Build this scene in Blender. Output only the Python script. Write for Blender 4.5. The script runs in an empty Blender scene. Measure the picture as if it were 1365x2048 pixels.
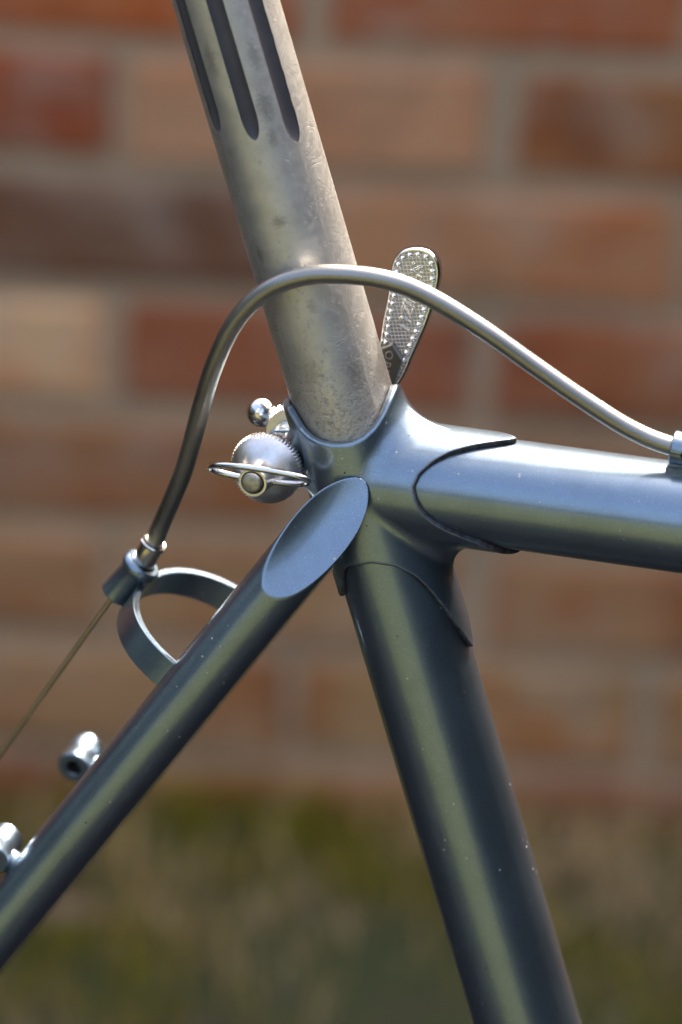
import bpy, math, random
import numpy as np
from math import sin, cos, pi, radians, sqrt

rng = np.random.default_rng(7)
random.seed(7)
sc = bpy.context.scene

# ------------------------------------------------------------------ camera, sky, sun, exposure
H = 0.742                                   # height of the seat cluster above the ground (m)
PSI = radians(16)                           # the bicycle stands turned 16 degrees to the lens
PITCH = radians(21)                         # camera looks down 21 degrees
cam_data = bpy.data.cameras.new('camera')
cam = bpy.data.objects.new('camera', cam_data)
sc.collection.objects.link(cam)
ROLL = radians(2.2)                         # the camera was not held quite level
from mathutils import Vector, Matrix
cam.rotation_mode = 'QUATERNION'
cam.rotation_quaternion = (Matrix.Rotation(pi / 2 - PITCH, 3, 'X') @ Matrix.Rotation(ROLL, 3, 'Z')).to_quaternion()
cam.location = (-0.00599, -1.03063, 0.38459 + H)
cam_data.sensor_fit = 'VERTICAL'
cam_data.sensor_height = 36.0
cam_data.sensor_width = 24.0
cam_data.lens = 147.05
cam_data.clip_start = 0.01
cam_data.clip_end = 500
cam_data.dof.use_dof = True
cam_data.dof.focus_distance = 1.088
cam_data.dof.aperture_fstop = 7.8
sc.camera = cam

SUN_EL = radians(50)
SUN_AZ = radians(28)                        # measured from +Y (behind the bicycle) towards +X (right)
sun_dir = np.array([cos(SUN_EL) * sin(SUN_AZ), cos(SUN_EL) * cos(SUN_AZ), sin(SUN_EL)])
world = bpy.data.worlds.new('World')
sc.world = world
world.use_nodes = True
wn = world.node_tree.nodes
wl = world.node_tree.links
bg = wn['Background']
sky = wn.new('ShaderNodeTexSky')
sky.sky_type = 'NISHITA'
sky.sun_disc = False
sky.sun_elevation = SUN_EL
sky.sun_rotation = SUN_AZ
sky.altitude = 0
sky.air_density = 0.85
sky.dust_density = 10.0
sky.ozone_density = 1.0
wl.new(sky.outputs['Color'], bg.inputs['Color'])
bg.inputs['Strength'].default_value = 0.15

sun_l = bpy.data.lights.new('sun', 'SUN')
sun_l.energy = 2.1
sun_l.angle = radians(0.53)
sun_l.color = (1.0, 0.95, 0.87)
sun = bpy.data.objects.new('sun', sun_l)
sc.collection.objects.link(sun)
sun.rotation_euler = Vector(sun_dir).to_track_quat('Z', 'Y').to_euler()
sun.location = (2, 3, 5)

sc.view_settings.view_transform = 'Standard'
sc.view_settings.look = 'None'
sc.view_settings.gamma = 1
sc.view_settings.use_curve_mapping = False
sc.view_settings.exposure = 2.3
sc.render.engine = 'CYCLES'
sc.cycles.use_denoising = True
sc.cycles.max_bounces = 8
sc.cycles.caustics_reflective = False
sc.cycles.caustics_refractive = False

# ------------------------------------------------------------------ node helpers
def new_mat(name):
    m = bpy.data.materials.new(name)
    m.use_nodes = True
    nt = m.node_tree
    return m, nt, nt.nodes['Principled BSDF']

class NT:
    def __init__(self, nt): self.n = nt.nodes; self.l = nt.links
    def node(self, t, **kw):
        x = self.n.new(t)
        for k, v in kw.items(): setattr(x, k, v)
        return x
    def link(self, a, b): self.l.new(a, b)
    def setin(self, sock, v):
        if isinstance(v, bpy.types.NodeSocket): self.l.new(v, sock)
        else: sock.default_value = v
    def coord(self, which='Object', scale=None):
        c = self.node('ShaderNodeTexCoord').outputs[which]
        if scale is None: return c
        mp = self.node('ShaderNodeMapping')
        self.link(c, mp.inputs['Vector']); mp.inputs['Scale'].default_value = scale
        return mp.outputs['Vector']
    def noise(self, vec, scale, detail=4, rough=0.55, out='Fac'):
        x = self.node('ShaderNodeTexNoise')
        self.link(vec, x.inputs['Vector'])
        x.inputs['Scale'].default_value = scale; x.inputs['Detail'].default_value = detail
        x.inputs['Roughness'].default_value = rough
        return x.outputs[out]
    def voronoi(self, vec, scale, feature='F1', out='Distance'):
        x = self.node('ShaderNodeTexVoronoi', feature=feature)
        self.link(vec, x.inputs['Vector']); x.inputs['Scale'].default_value = scale
        return x.outputs[out]
    def ramp(self, fac, stops, interp='LINEAR'):
        x = self.node('ShaderNodeValToRGB')
        x.color_ramp.interpolation = interp
        el = x.color_ramp.elements
        while len(el) < len(stops): el.new(0.5)
        for e, (p, c) in zip(el, stops):
            e.position = p
            e.color = (c, c, c, 1) if not hasattr(c, '__len__') else (*c, 1)
        self.link(fac, x.inputs['Fac'])
        return x.outputs['Color']
    def mix(self, fac, a, b, mode='MIX'):
        x = self.node('ShaderNodeMix', data_type='RGBA', blend_type=mode)
        self.setin(x.inputs[0], fac)
        for s, v in ((x.inputs[6], a), (x.inputs[7], b)):
            if isinstance(v, tuple) and len(v) == 3: v = (*v, 1)
            self.setin(s, v)
        return x.outputs[2]
    def math(self, op, a, b=0.0, clamp=False):
        x = self.node('ShaderNodeMath', operation=op, use_clamp=clamp)
        self.setin(x.inputs[0], a); self.setin(x.inputs[1], b)
        return x.outputs[0]
    def bump(self, height, strength, dist, normal=None):
        x = self.node('ShaderNodeBump')
        x.inputs['Strength'].default_value = strength; x.inputs['Distance'].default_value = dist
        self.link(height, x.inputs['Height'])
        if normal is not None: self.link(normal, x.inputs['Normal'])
        return x.outputs['Normal']
    def attr(self, name, out='Fac'):
        x = self.node('ShaderNodeAttribute', attribute_name=name)
        return x.outputs[out]

# ------------------------------------------------------------------ materials
def paint_material():
    m, nt, b = new_mat('slate_blue_metallic_paint'); t = NT(nt)
    v = t.coord('Object')
    fl = t.voronoi(v, 5200, out='Color')
    sep = t.node('ShaderNodeSeparateColor'); t.link(fl, sep.inputs[0])
    flake = t.ramp(sep.outputs[0], [(0.0, 0.9), (0.8, 1.0), (0.98, 1.12), (1.0, 1.5)])
    base = t.mix(1.0, (0.222, 0.286, 0.342), flake, 'MULTIPLY')
    # dull scuffs, tiny chips and dust
    scuff = t.ramp(t.noise(v, 60, 6, 0.65), [(0.5, 0.0), (0.72, 0.22)])
    base = t.mix(scuff, base, (0.085, 0.10, 0.11))
    spot = t.ramp(t.voronoi(v, 330), [(0.07, 1.0), (0.12, 0.0)])
    gate = t.ramp(t.noise(v, 130, 3), [(0.52, 0.0), (0.58, 1.0)])
    dust = t.math('MULTIPLY', spot, gate)
    base = t.mix(dust, base, (0.5, 0.47, 0.42))
    spot2 = t.ramp(t.voronoi(v, 210), [(0.045, 1.0), (0.075, 0.0)])
    gate2 = t.ramp(t.noise(v, 90, 3), [(0.57, 0.0), (0.60, 1.0)])
    chip = t.math('MULTIPLY', spot2, gate2)
    base = t.mix(chip, base, (0.045, 0.022, 0.014))
    mp2 = t.node('ShaderNodeMapping'); t.link(v, mp2.inputs['Vector']); mp2.inputs['Rotation'].default_value = (0.3, 0.9, 0.4); mp2.inputs['Scale'].default_value = (1.0, 9.0, 9.0)
    hair = t.ramp(t.noise(mp2.outputs['Vector'], 95, 2, 0.5), [(0.495, 0.0), (0.5, 1.0), (0.505, 0.0)])
    hgate = t.ramp(t.noise(v, 42, 3, 0.6), [(0.54, 0.0), (0.62, 0.7)])
    base = t.mix(t.math('MULTIPLY', hair, hgate), base, (0.42, 0.43, 0.44))
    # rust and grime along the lug edges (vertex attribute)
    g = t.attr('grime')
    gn = t.math('MULTIPLY', g, t.ramp(t.noise(v, 420, 5, 0.7), [(0.25, 0.55), (0.6, 1.0)]))
    gcol = t.mix(t.ramp(t.noise(v, 700, 4), [(0.52, 0.0), (0.66, 1.0)]), (0.014, 0.011, 0.010), (0.095, 0.036, 0.017))
    base = t.mix(gn, base, gcol)
    b.inputs['Metallic'].default_value = 0.82
    inv = t.math('SUBTRACT', 1.0, t.math('MAXIMUM', gn, t.math('MAXIMUM', dust, chip)), clamp=True)
    t.link(t.math('MULTIPLY', inv, 0.95), b.inputs['Metallic'])
    t.link(base, b.inputs['Base Color'])
    ro = t.ramp(t.noise(v, 45, 5), [(0.3, 0.30), (0.7, 0.35)])
    t.link(t.mix(gn, ro, (0.8, 0.8, 0.8)), b.inputs['Roughness'])
    t.link(t.math('MULTIPLY', inv, 0.8), b.inputs['Coat Weight'])
    b.inputs['Coat Roughness'].default_value = 0.05
    nb = t.bump(sep.outputs[1], 0.16, 0.00003)
    nb = t.bump(t.noise(v, 900, 3), 0.10, 0.0001, nb)
    t.link(nb, b.inputs['Normal'])
    cn = t.bump(t.noise(v, 500, 3), 0.05, 0.0001)
    t.link(cn, b.inputs['Coat Normal'])
    return m

def metal(name, col, rough, bump_scale=800, bump=0.05, stain=None, stain_scale=120, stain_amt=0.6, met=1.0, dist=0.0001):
    m, nt, b = new_mat(name); t = NT(nt)
    v = t.coord('Object')
    base = col
    n1 = t.noise(v, stain_scale, 6, 0.65)
    if stain:
        f = t.ramp(n1, [(0.45, 0.0), (0.72, stain_amt)])
        base = t.mix(f, (*col, 1), (*stain, 1))
        t.link(base, b.inputs['Base Color'])
    else:
        b.inputs['Base Color'].default_value = (*col, 1)
    b.inputs['Metallic'].default_value = met
    t.link(t.ramp(n1, [(0.3, max(0.02, rough * 0.85)), (0.75, min(1, rough * 1.3))]), b.inputs['Roughness'])
    t.link(t.bump(t.noise(v, bump_scale, 4), bump, dist), b.inputs['Normal'])
    return m

def post_material():
    m, nt, b = new_mat('worn_aluminium'); t = NT(nt)
    v = t.coord('UV')                           # u around (mm), v along the post (mm)
    def sc_(s): 
        mp = t.node('ShaderNodeMapping'); t.link(v, mp.inputs['Vector']); mp.inputs['Scale'].default_value = s
        return mp.outputs['Vector']
    fine = t.noise(sc_((0.25, 6.0, 1)), 1.0, 6, 0.7)           # turning marks run round the post
    blot = t.noise(v, 0.12, 6, 0.6)
    spots = t.noise(v, 0.55, 5, 0.7)
    base = t.mix(t.ramp(blot, [(0.35, 0.0), (0.7, 1.0)]), (0.62, 0.585, 0.515), (0.49, 0.46, 0.405))
    sv = t.node('ShaderNodeSeparateXYZ'); t.link(v, sv.inputs[0])
    # corroded, dirty lower end and pitting
    low = t.ramp(t.math('MULTIPLY', sv.outputs[1], 0.01), [(0.10, 1.5), (0.45, 0.25), (1.0, 0.12)])
    pit = t.ramp(t.math('ADD', spots, t.math('MULTIPLY', low, 0.12)), [(0.60, 0.0), (0.80, 1.0)])
    crust = t.ramp(t.noise(v, 1.6, 6, 0.75), [(0.35, 0.0), (0.75, 0.8)])
    base = t.mix(t.math('MULTIPLY', pit, 0.65), base, (0.22, 0.20, 0.17))
    crusty = t.math('MULTIPLY', crust, t.ramp(t.math('MULTIPLY', sv.outputs[1], 0.01), [(0.2, 0.55), (0.36, 0.0)]))
    base = t.mix(crusty, base, (0.34, 0.27, 0.18))
    # one brown smear on the front, as on the post
    def blob(cu, cv, ru, rv):
        du = t.math('DIVIDE', t.math('SUBTRACT', sv.outputs[0], cu), ru)
        dv = t.math('DIVIDE', t.math('SUBTRACT', sv.outputs[1], cv), rv)
        d = t.math('ADD', t.math('MULTIPLY', du, du), t.math('MULTIPLY', dv, dv))
        d = t.math('ADD', d, t.math('MULTIPLY', t.math('SUBTRACT', t.noise(v, 0.7, 4, 0.7), 0.5), 3.0))
        return t.ramp(d, [(0.2, 0.9), (1.5, 0.0)])
    def stain(cu, cv, ru, rv, amt):
        du = t.math('DIVIDE', t.math('SUBTRACT', sv.outputs[0], cu), ru)
        dv = t.math('DIVIDE', t.math('SUBTRACT', sv.outputs[1], cv), rv)
        d = t.math('SQRT', t.math('ADD', t.math('MULTIPLY', du, du), t.math('MULTIPLY', dv, dv)))
        fall = t.math('SUBTRACT', 1.0, d, clamp=True)
        return t.math('MULTIPLY', t.ramp(t.math('ADD', t.math('MULTIPLY', fall, 0.55), t.noise(v, 0.9, 8, 0.8)), [(0.74, 0.0), (0.95, 1.0)]), t.math('MULTIPLY', t.math('MINIMUM', t.math('MULTIPLY', fall, 3.0), 1.0), amt))
    for (cu, cv, ru, rv, amt) in ((19.0, 73.5, 4.2, 3.6, 0.75), (14.0, 103.0, 4.5, 9.0, 0.6), (13.0, 116.0, 3.5, 8.0, 0.5), (24.5, 118.0, 3.0, 10.0, 0.55), (14.5, 95.0, 3.0, 5.0, 0.6), (27.5, 66.0, 2.5, 5.0, 0.6), (22.0, 33.0, 7.0, 8.0, 0.5), (17.0, 50.0, 3.0, 4.0, 0.45), (11.0, 30.0, 6.0, 10.0, 0.55)):
        base = t.mix(stain(cu, cv, ru, rv, amt * 0.8), base, (0.22, 0.19, 0.15))
    # diagonal score marks pressed into the front and back of the post
    def marks(cell, freq, width, seed):
        mp = t.node('ShaderNodeMapping'); t.link(v, mp.inputs['Vector']); mp.inputs['Location'].default_value = (seed, seed * 1.7, 0); mp.inputs['Scale'].default_value = (1 / cell, 1 / cell * 0.75, 1)
        vo = t.node('ShaderNodeTexVoronoi', voronoi_dimensions='2D'); t.link(mp.outputs['Vector'], vo.inputs['Vector']); vo.inputs['Scale'].default_value = 1.0
        df = t.node('ShaderNodeVectorMath', operation='SUBTRACT'); t.link(mp.outputs['Vector'], df.inputs[0]); t.link(vo.outputs['Position'], df.inputs[1])
        sc3 = t.node('ShaderNodeSeparateColor'); t.link(vo.outputs['Color'], sc3.inputs[0])
        ro_ = t.node('ShaderNodeVectorRotate', rotation_type='Z_AXIS'); t.link(df.outputs[0], ro_.inputs['Vector'])
        t.link(t.math('MULTIPLY', t.math('SUBTRACT', sc3.outputs[0], 0.5), 2.2), ro_.inputs['Angle'])
        sp = t.node('ShaderNodeSeparateXYZ'); t.link(ro_.outputs[0], sp.inputs[0])
        fr = t.math('FRACT', t.math('ADD', t.math('MULTIPLY', sp.outputs[1], freq), t.math('MULTIPLY', sp.outputs[0], 0.6)))
        ln = t.math('LESS_THAN', t.math('ABSOLUTE', t.math('SUBTRACT', fr, 0.5)), width)
        near = t.math('LESS_THAN', t.math('ABSOLUTE', sp.outputs[1]), 0.28)
        pick = t.math('GREATER_THAN', sc3.outputs[1], 0.25)
        return t.math('MULTIPLY', t.math('MULTIPLY', ln, near), pick)
    scr = t.math('SUBTRACT', 1.0, t.math('MAXIMUM', marks(3.6, 4.0, 0.09, 3.1), marks(2.6, 3.0, 0.07, 11.7)))
    u = sv.outputs[0]
    front = t.ramp(t.math('MULTIPLY', u, 0.02), [(0.13, 1.0), (0.19, 0.0), (0.545, 0.0), (0.575, 1.0)])
    scm = t.math('ADD', t.math('MULTIPLY', t.math('SUBTRACT', scr, 1.0), front), 1.0)
    base = t.mix(scm, (0.36, 0.35, 0.33), base)
    t.link(base, b.inputs['Base Color'])
    b.inputs['Metallic'].default_value = 0.9
    ro = t.ramp(spots, [(0.3, 0.42), (0.7, 0.56)])
    t.link(ro, b.inputs['Roughness'])
    n = t.bump(fine, 0.10, 0.0002)
    n = t.bump(scm, 0.5, 0.00012, n)
    n = t.bump(t.math('ADD', t.math('MULTIPLY', crusty, 0.6), t.math('MULTIPLY', pit, -0.8)), 0.35, 0.0003, n)
    t.link(n, b.inputs['Normal'])
    return m

def brick_material(name, joint=False):
    m, nt, b = new_mat(name); t = NT(nt)
    geo = t.node('ShaderNodeNewGeometry')
    v = geo.outputs['Position']
    big = t.noise(v, 9, 4, 0.6); mid = t.noise(v, 34, 5, 0.65); fine = t.noise(v, 260, 5, 0.7)
    if joint:
        col = t.mix(t.ramp(mid, [(0.35, 0.0), (0.7, 1.0)]), (0.70, 0.48, 0.285), (0.58, 0.39, 0.23))
    else:
        oi = t.node('ShaderNodeObjectInfo')
        base = oi.outputs['Color']
        red = t.mix(1.0, base, (0.92, 0.66, 0.55), 'MULTIPLY')
        pale = t.mix(0.6, base, (0.66, 0.47, 0.33))
        col = t.mix(t.ramp(t.noise(v, 15, 4, 0.6), [(0.46, 0.0), (0.62, 0.9)]), base, red)
        col = t.mix(t.ramp(t.noise(v, 18.5, 5, 0.55), [(0.50, 0.0), (0.68, 0.65)]), col, pale)
        col = t.mix(t.ramp(t.noise(v, 13, 4, 0.6), [(0.55, 0.0), (0.68, 0.55)]), col, t.mix(1.0, col, (0.55, 0.52, 0.55), 'MULTIPLY'))
    col = t.mix(t.ramp(fine, [(0.3, 0.0), (0.7, 0.25)]), col, t.mix(1.0, col, (0.55, 0.5, 0.5), 'MULTIPLY'))
    t.link(col, b.inputs['Base Color'])
    b.inputs['Roughness'].default_value = 0.95
    b.inputs['Specular IOR Level'].default_value = 0.15
    t.link(t.bump(t.math('ADD', mid, t.math('MULTIPLY', fine, 0.5)), 0.7, 0.004), b.inputs['Normal'])
    return m

def ground_material():
    m, nt, b = new_mat('lawn_soil'); t = NT(nt)
    geo = t.node('ShaderNodeNewGeometry'); v = geo.outputs['Position']
    n1 = t.noise(v, 5.5, 5, 0.6); n2 = t.noise(v, 28, 5, 0.7); n3 = t.noise(v, 160, 4, 0.7)
    col = t.mix(t.ramp(n1, [(0.40, 0.0), (0.60, 1.0)]), (0.122, 0.11, 0.06), (0.09, 0.114, 0.042))
    col = t.mix(t.ramp(n2, [(0.5, 0.0), (0.7, 0.7)]), col, (0.15, 0.125, 0.075))
    col = t.mix(t.ramp(n3, [(0.4, 0.0), (0.7, 0.5)]), col, (0.05, 0.045, 0.015))
    t.link(col, b.inputs['Base Color'])
    b.inputs['Roughness'].default_value = 0.95
    b.inputs['Specular IOR Level'].default_value = 0.1
    t.link(t.bump(n3, 0.8, 0.01), b.inputs['Normal'])
    return m

def grass_material():
    m, nt, b = new_mat('grass_blades'); t = NT(nt)
    f = t.attr('tint')
    col = t.ramp(f, [(0.0, (0.165, 0.175, 0.002)), (0.45, (0.25, 0.205, 0.006)), (0.7, (0.41, 0.27, 0.07)), (1.0, (0.60, 0.40, 0.19))])
    t.link(col, b.inputs['Base Color'])
    b.inputs['Roughness'].default_value = 0.9
    b.inputs['Specular IOR Level'].default_value = 0.08
    return m

M = {}
M['paint'] = paint_material()
M['post'] = post_material()
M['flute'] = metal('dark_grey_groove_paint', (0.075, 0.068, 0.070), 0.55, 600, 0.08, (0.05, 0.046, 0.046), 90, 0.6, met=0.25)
M['chrome'] = metal('polished_chrome', (0.78, 0.77, 0.75), 0.09, 500, 0.03)
M['zinc'] = metal('brushed_zinc_steel', (0.86, 0.82, 0.77), 0.34, 900, 0.05, (0.45, 0.41, 0.36), 160, 0.5)
M['steel'] = metal('dull_thread_steel', (0.56, 0.52, 0.45), 0.45, 1600, 0.5, (0.20, 0.17, 0.13), 900, 0.8)
M['housing'] = metal('wound_steel_housing', (0.33, 0.315, 0.28), 0.36, 1500, 0.03, (0.42, 0.39, 0.34), 60, 0.4)
M['recess'] = metal('dark_recessed_steel', (0.17, 0.162, 0.145), 0.38, 900, 0.15)
M['wire'] = metal('bronzed_brake_wire', (0.44, 0.35, 0.22), 0.38, 1500, 0.1)
M['ferrule'] = metal('nickel_ferrule', (0.74, 0.69, 0.60), 0.16, 600, 0.04)
M['dark'] = metal('dark_inside', (0.02, 0.014, 0.010), 0.8, 600, 0.3, (0.06, 0.025, 0.012), 500, 0.6, met=0.0)
M['brick'] = brick_material('clay_brick')
M['mortar'] = brick_material('lime_mortar', True)
M['ground'] = ground_material()
M['grass'] = grass_material()
def lever_material():
    m, nt, b = new_mat('chrome_lever_crosshatch'); t = NT(nt)
    v = t.coord('UV')                           # mm across / along the paddle
    def band(ang):
        mp = t.node('ShaderNodeMapping'); t.link(v, mp.inputs['Vector']); mp.inputs['Rotation'].default_value = (0, 0, radians(ang))
        w = t.node('ShaderNodeTexWave', wave_type='BANDS', bands_direction='X', wave_profile='SIN')
        t.link(mp.outputs['Vector'], w.inputs['Vector']); w.inputs['Scale'].default_value = 0.314 / 1.0
        return t.ramp(w.outputs['Fac'], [(0.80, 0.0), (0.97, 1.0)])
    h = t.math('MAXIMUM', band(58), band(-38))
    mask = t.attr('hatch')
    h = t.math('MULTIPLY', h, mask)
    t.link(t.mix(t.math('MULTIPLY', mask, t.math('SUBTRACT', 1.0, h)), (0.82, 0.83, 0.85), (0.40, 0.41, 0.42)), b.inputs['Base Color'])
    b.inputs['Metallic'].default_value = 1.0
    t.link(t.mix(mask, (0.10, 0.10, 0.10), (0.33, 0.33, 0.33)), b.inputs['Roughness'])
    t.link(t.bump(h, 0.8, 0.0003), b.inputs['Normal'])
    return m
M['lever'] = lever_material()

# ------------------------------------------------------------------ mesh helpers (bicycle frame: a forward, b up, n towards the near side, in mm)
def to_local(P):
    P = np.asarray(P, float).reshape(-1, 3)
    return np.stack([P[:, 0], -P[:, 2], P[:, 1]], 1) * 0.001 + np.array([0, 0, H])

def link(o, parent=None):
    sc.collection.objects.link(o)
    if parent is not None: o.parent = parent
    return o

def mesh_from(name, verts, faces, mat, parent=None, local=False, sharp=None, attrs=None, normals=None, uvs=None, smooth=True):
    me = bpy.data.meshes.new(name)
    V = np.asarray(verts, float).reshape(-1, 3) if local else to_local(verts)
    if isinstance(faces, np.ndarray):
        nf, k = faces.shape
        me.vertices.add(len(V)); me.vertices.foreach_set('co', V.astype(np.float32).ravel())
        me.loops.add(nf * k); me.loops.foreach_set('vertex_index', faces.astype(np.int32).ravel())
        me.polygons.add(nf); me.polygons.foreach_set('loop_start', np.arange(nf, dtype=np.int32) * k)
        me.update(calc_edges=True)
    else:
        me.from_pydata(V.tolist(), [], [list(map(int, f)) for f in faces]); me.update()
    me.validate()
    if smooth: me.polygons.foreach_set('use_smooth', np.ones(len(me.polygons), bool))
    if attrs:
        for k_, a in attrs.items():
            at = me.attributes.new(k_, 'FLOAT', 'POINT'); at.data.foreach_set('value', np.asarray(a, np.float32))
    if uvs is not None:
        uv = me.uv_layers.new(name='UVMap')
        li = np.empty(len(me.loops), np.int32); me.loops.foreach_get('vertex_index', li)
        uv.data.foreach_set('uv', np.asarray(uvs, np.float32)[li].ravel())
    if sharp is not None: me.set_sharp_from_angle(angle=radians(sharp))
    if normals is not None:
        N = np.asarray(normals, float)
        N = np.stack([N[:, 0], -N[:, 2], N[:, 1]], 1)
        N /= np.linalg.norm(N, axis=1, keepdims=True) + 1e-12
        me.normals_split_custom_set_from_vertices(N.astype(np.float32).tolist())
    me.materials.append(mat)
    o = bpy.data.objects.new(name, me)
    return link(o, parent)

def unit(v): v = np.asarray(v, float); return v / np.linalg.norm(v)
def perp(d):
    d = unit(d); k = np.array([0, 0, 1.0]) if abs(d[2]) < 0.8 else np.array([1.0, 0, 0])
    x = unit(np.cross(d, k)); return x, np.cross(d, x)

def flip(F): return F[:, ::-1].copy()

def grid_faces(nr, nc, wrap=True, off=0):
    i = np.arange(nr - 1)[:, None]; j = np.arange(nc if wrap else nc - 1)[None, :]
    j2 = (j + 1) % nc
    a = i * nc + j; b_ = i * nc + j2; c = (i + 1) * nc + j2; d = (i + 1) * nc + j
    return np.stack([a, b_, c, d], -1).reshape(-1, 4) + off

def lathe(profile, origin, axis, seg=64, rmod=None):
    """profile: (r, h) from one end to the other; returns verts, faces"""
    x, y = perp(axis); z = unit(axis); origin = np.asarray(origin, float)
    th = np.linspace(0, 2 * pi, seg, endpoint=False)
    V = []
    for k, (r, h) in enumerate(profile):
        rr = np.full(seg, float(r))
        if rmod is not None: rr = rr + rmod(k, th)
        V.append(origin + z * h + np.cos(th)[:, None] * x * rr[:, None] + np.sin(th)[:, None] * y * rr[:, None])
    V = np.concatenate(V)
    return V, grid_faces(len(profile), seg)

def spline(pts, step):
    """Catmull-Rom through pts resampled at about `step` mm"""
    P = np.asarray(pts, float)
    P = np.vstack([2 * P[0] - P[1], P, 2 * P[-1] - P[-2]])
    out = []
    for i in range(1, len(P) - 2):
        p0, p1, p2, p3 = P[i - 1:i + 3]
        t = np.linspace(0, 1, 60, endpoint=False)[:, None]
        out.append(0.5 * (2 * p1 + (p2 - p0) * t + (2 * p0 - 5 * p1 + 4 * p2 - p3) * t ** 2 + (3 * p1 - p0 - 3 * p2 + p3) * t ** 3))
    out.append(P[-2][None]); Q = np.vstack(out)
    for _ in range(40): Q[1:-1] = 0.25 * Q[:-2] + 0.5 * Q[1:-1] + 0.25 * Q[2:]
    s = np.r_[0, np.cumsum(np.linalg.norm(np.diff(Q, axis=0), axis=1))]
    n = max(2, int(s[-1] / step)); ss = np.linspace(0, s[-1], n + 1)
    return np.stack([np.interp(ss, s, Q[:, k]) for k in range(3)], 1), ss

def sweep(Q, radius, seg=20, rfun=None, ss=None, closed=False):
    T = np.gradient(Q, axis=0)
    if closed: T = np.roll(Q, -1, 0) - np.roll(Q, 1, 0)
    T /= np.linalg.norm(T, axis=1, keepdims=True)
    x, _ = perp(T[0]); X = []
    for t_ in T:
        x = unit(x - t_ * (x @ t_)); X.append(x)
    X = np.array(X); Y = np.cross(T, X)
    th = np.linspace(0, 2 * pi, seg, endpoint=False)
    R_ = np.full((len(Q), seg), float(radius))
    if rfun is not None: R_ = rfun(ss[:, None], th[None, :])
    V = Q[:, None, :] + R_[..., None] * (np.cos(th)[None, :, None] * X[:, None, :] + np.sin(th)[None, :, None] * Y[:, None, :])
    V = V.reshape(-1, 3); F = grid_faces(len(Q), seg)
    if closed:
        n = len(Q); j = np.arange(seg); j2 = (j + 1) % seg
        F = np.vstack([F, np.stack([(n - 1) * seg + j, (n - 1) * seg + j2, j2, j], 1)])
    return V, F

def caps(V, F, seg, nr):
    """close both ends of a tube with an n-gon ring fan"""
    V = np.vstack([V, V[:seg].mean(0)[None], V[-seg:].mean(0)[None]])
    c0, c1 = len(V) - 2, len(V) - 1
    j = np.arange(seg); j2 = (j + 1) % seg; o = (nr - 1) * seg
    tri = [(j2[k], j[k], c0) for k in range(seg)] + [(o + j[k], o + j2[k], c1) for k in range(seg)]
    return V, [list(f) for f in F] + tri

def join(parts):
    V, F, k = [], [], 0
    for v, f in parts:
        V.append(v); F += [[int(i) + k for i in q] for q in f]; k += len(v)
    return np.vstack(V), F

# ---- naive surface nets on a sampled distance field
def surface_nets(Fd, org, h):
    s = Fd < 0
    nx, ny, nz = Fd.shape
    cells = np.zeros((nx - 1, ny - 1, nz - 1), np.uint8)
    for dx in (0, 1):
        for dy in (0, 1):
            for dz in (0, 1):
                cells += s[dx:nx - 1 + dx, dy:ny - 1 + dy, dz:nz - 1 + dz]
    act = (cells > 0) & (cells < 8)
    idx = np.full(act.shape, -1, np.int32)
    ijk = np.argwhere(act)
    idx[act] = np.arange(len(ijk))
    P = np.zeros((len(ijk), 3)); C = np.zeros(len(ijk))
    corners = [(i, j, k) for i in (0, 1) for j in (0, 1) for k in (0, 1)]
    val = {c: Fd[ijk[:, 0] + c[0], ijk[:, 1] + c[1], ijk[:, 2] + c[2]].astype(float) for c in corners}
    for c in corners:
        for ax in range(3):
            if c[ax]: continue
            d = list(c); d[ax] = 1; d = tuple(d)
            a, b_ = val[c], val[d]; cr = (a < 0) != (b_ < 0)
            t = np.where(cr, a / np.where(cr, a - b_, 1), 0)
            p = np.tile(np.array(c, float), (len(ijk), 1)); p[:, ax] += t
            P[cr] += p[cr]; C[cr] += 1
    V = (ijk + P / C[:, None]) * h + np.asarray(org)
    F = []
    for ax in range(3):
        o1, o2 = [(1, 2), (2, 0), (0, 1)][ax]
        lo = [slice(1, -1)] * 3; lo[ax] = slice(0, -1)
        hi = list(lo); hi[ax] = slice(1, None)
        a = s[tuple(lo)]; b_ = s[tuple(hi)]
        for cond, rev in ((a & ~b_, False), (~a & b_, True)):
            q = np.argwhere(cond); q += np.array([1 if k != ax else 0 for k in range(3)])
            if not len(q): continue
            def g(d1, d2):
                r = q.copy(); r[:, o1] -= d1; r[:, o2] -= d2
                return idx[r[:, 0], r[:, 1], r[:, 2]]
            f = np.stack([g(1, 1), g(0, 1), g(0, 0), g(1, 0)], 1)
            F.append(f[:, ::-1] if rev else f)
    F = np.vstack(F)
    F = F[(F >= 0).all(1)]
    # push vertices to the surface and take normals from the field
    def samp(G, X):
        u = (X - np.asarray(org)) / h
        i = np.clip(np.floor(u).astype(int), 0, np.array(G.shape) - 2); f = u - i
        r = 0
        for c in corners:
            w = np.prod([f[:, k] if c[k] else 1 - f[:, k] for k in range(3)], axis=0)
            r = r + w * G[i[:, 0] + c[0], i[:, 1] + c[1], i[:, 2] + c[2]]
        return r
    def grad(X, e):
        g_ = np.stack([samp(Fd, X + e * np.eye(3)[k]) - samp(Fd, X - e * np.eye(3)[k]) for k in range(3)], 1) / (2 * e)
        return g_
    for _ in range(2):
        g_ = grad(V, h * 0.5); d = samp(Fd, V)
        V = V - np.clip(d / (np.sum(g_ * g_, 1) + 1e-6), -h * 0.4, h * 0.4)[:, None] * g_
    N = grad(V, h * 0.9)
    return V, F, N

def smin(a, b_, k):
    hh = np.clip(0.5 + 0.5 * (b_ - a) / k, 0, 1)
    return b_ * (1 - hh) + a * hh - k * hh * (1 - hh)
def smax(a, b_, k): return -smin(-a, -b_, k)

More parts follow.
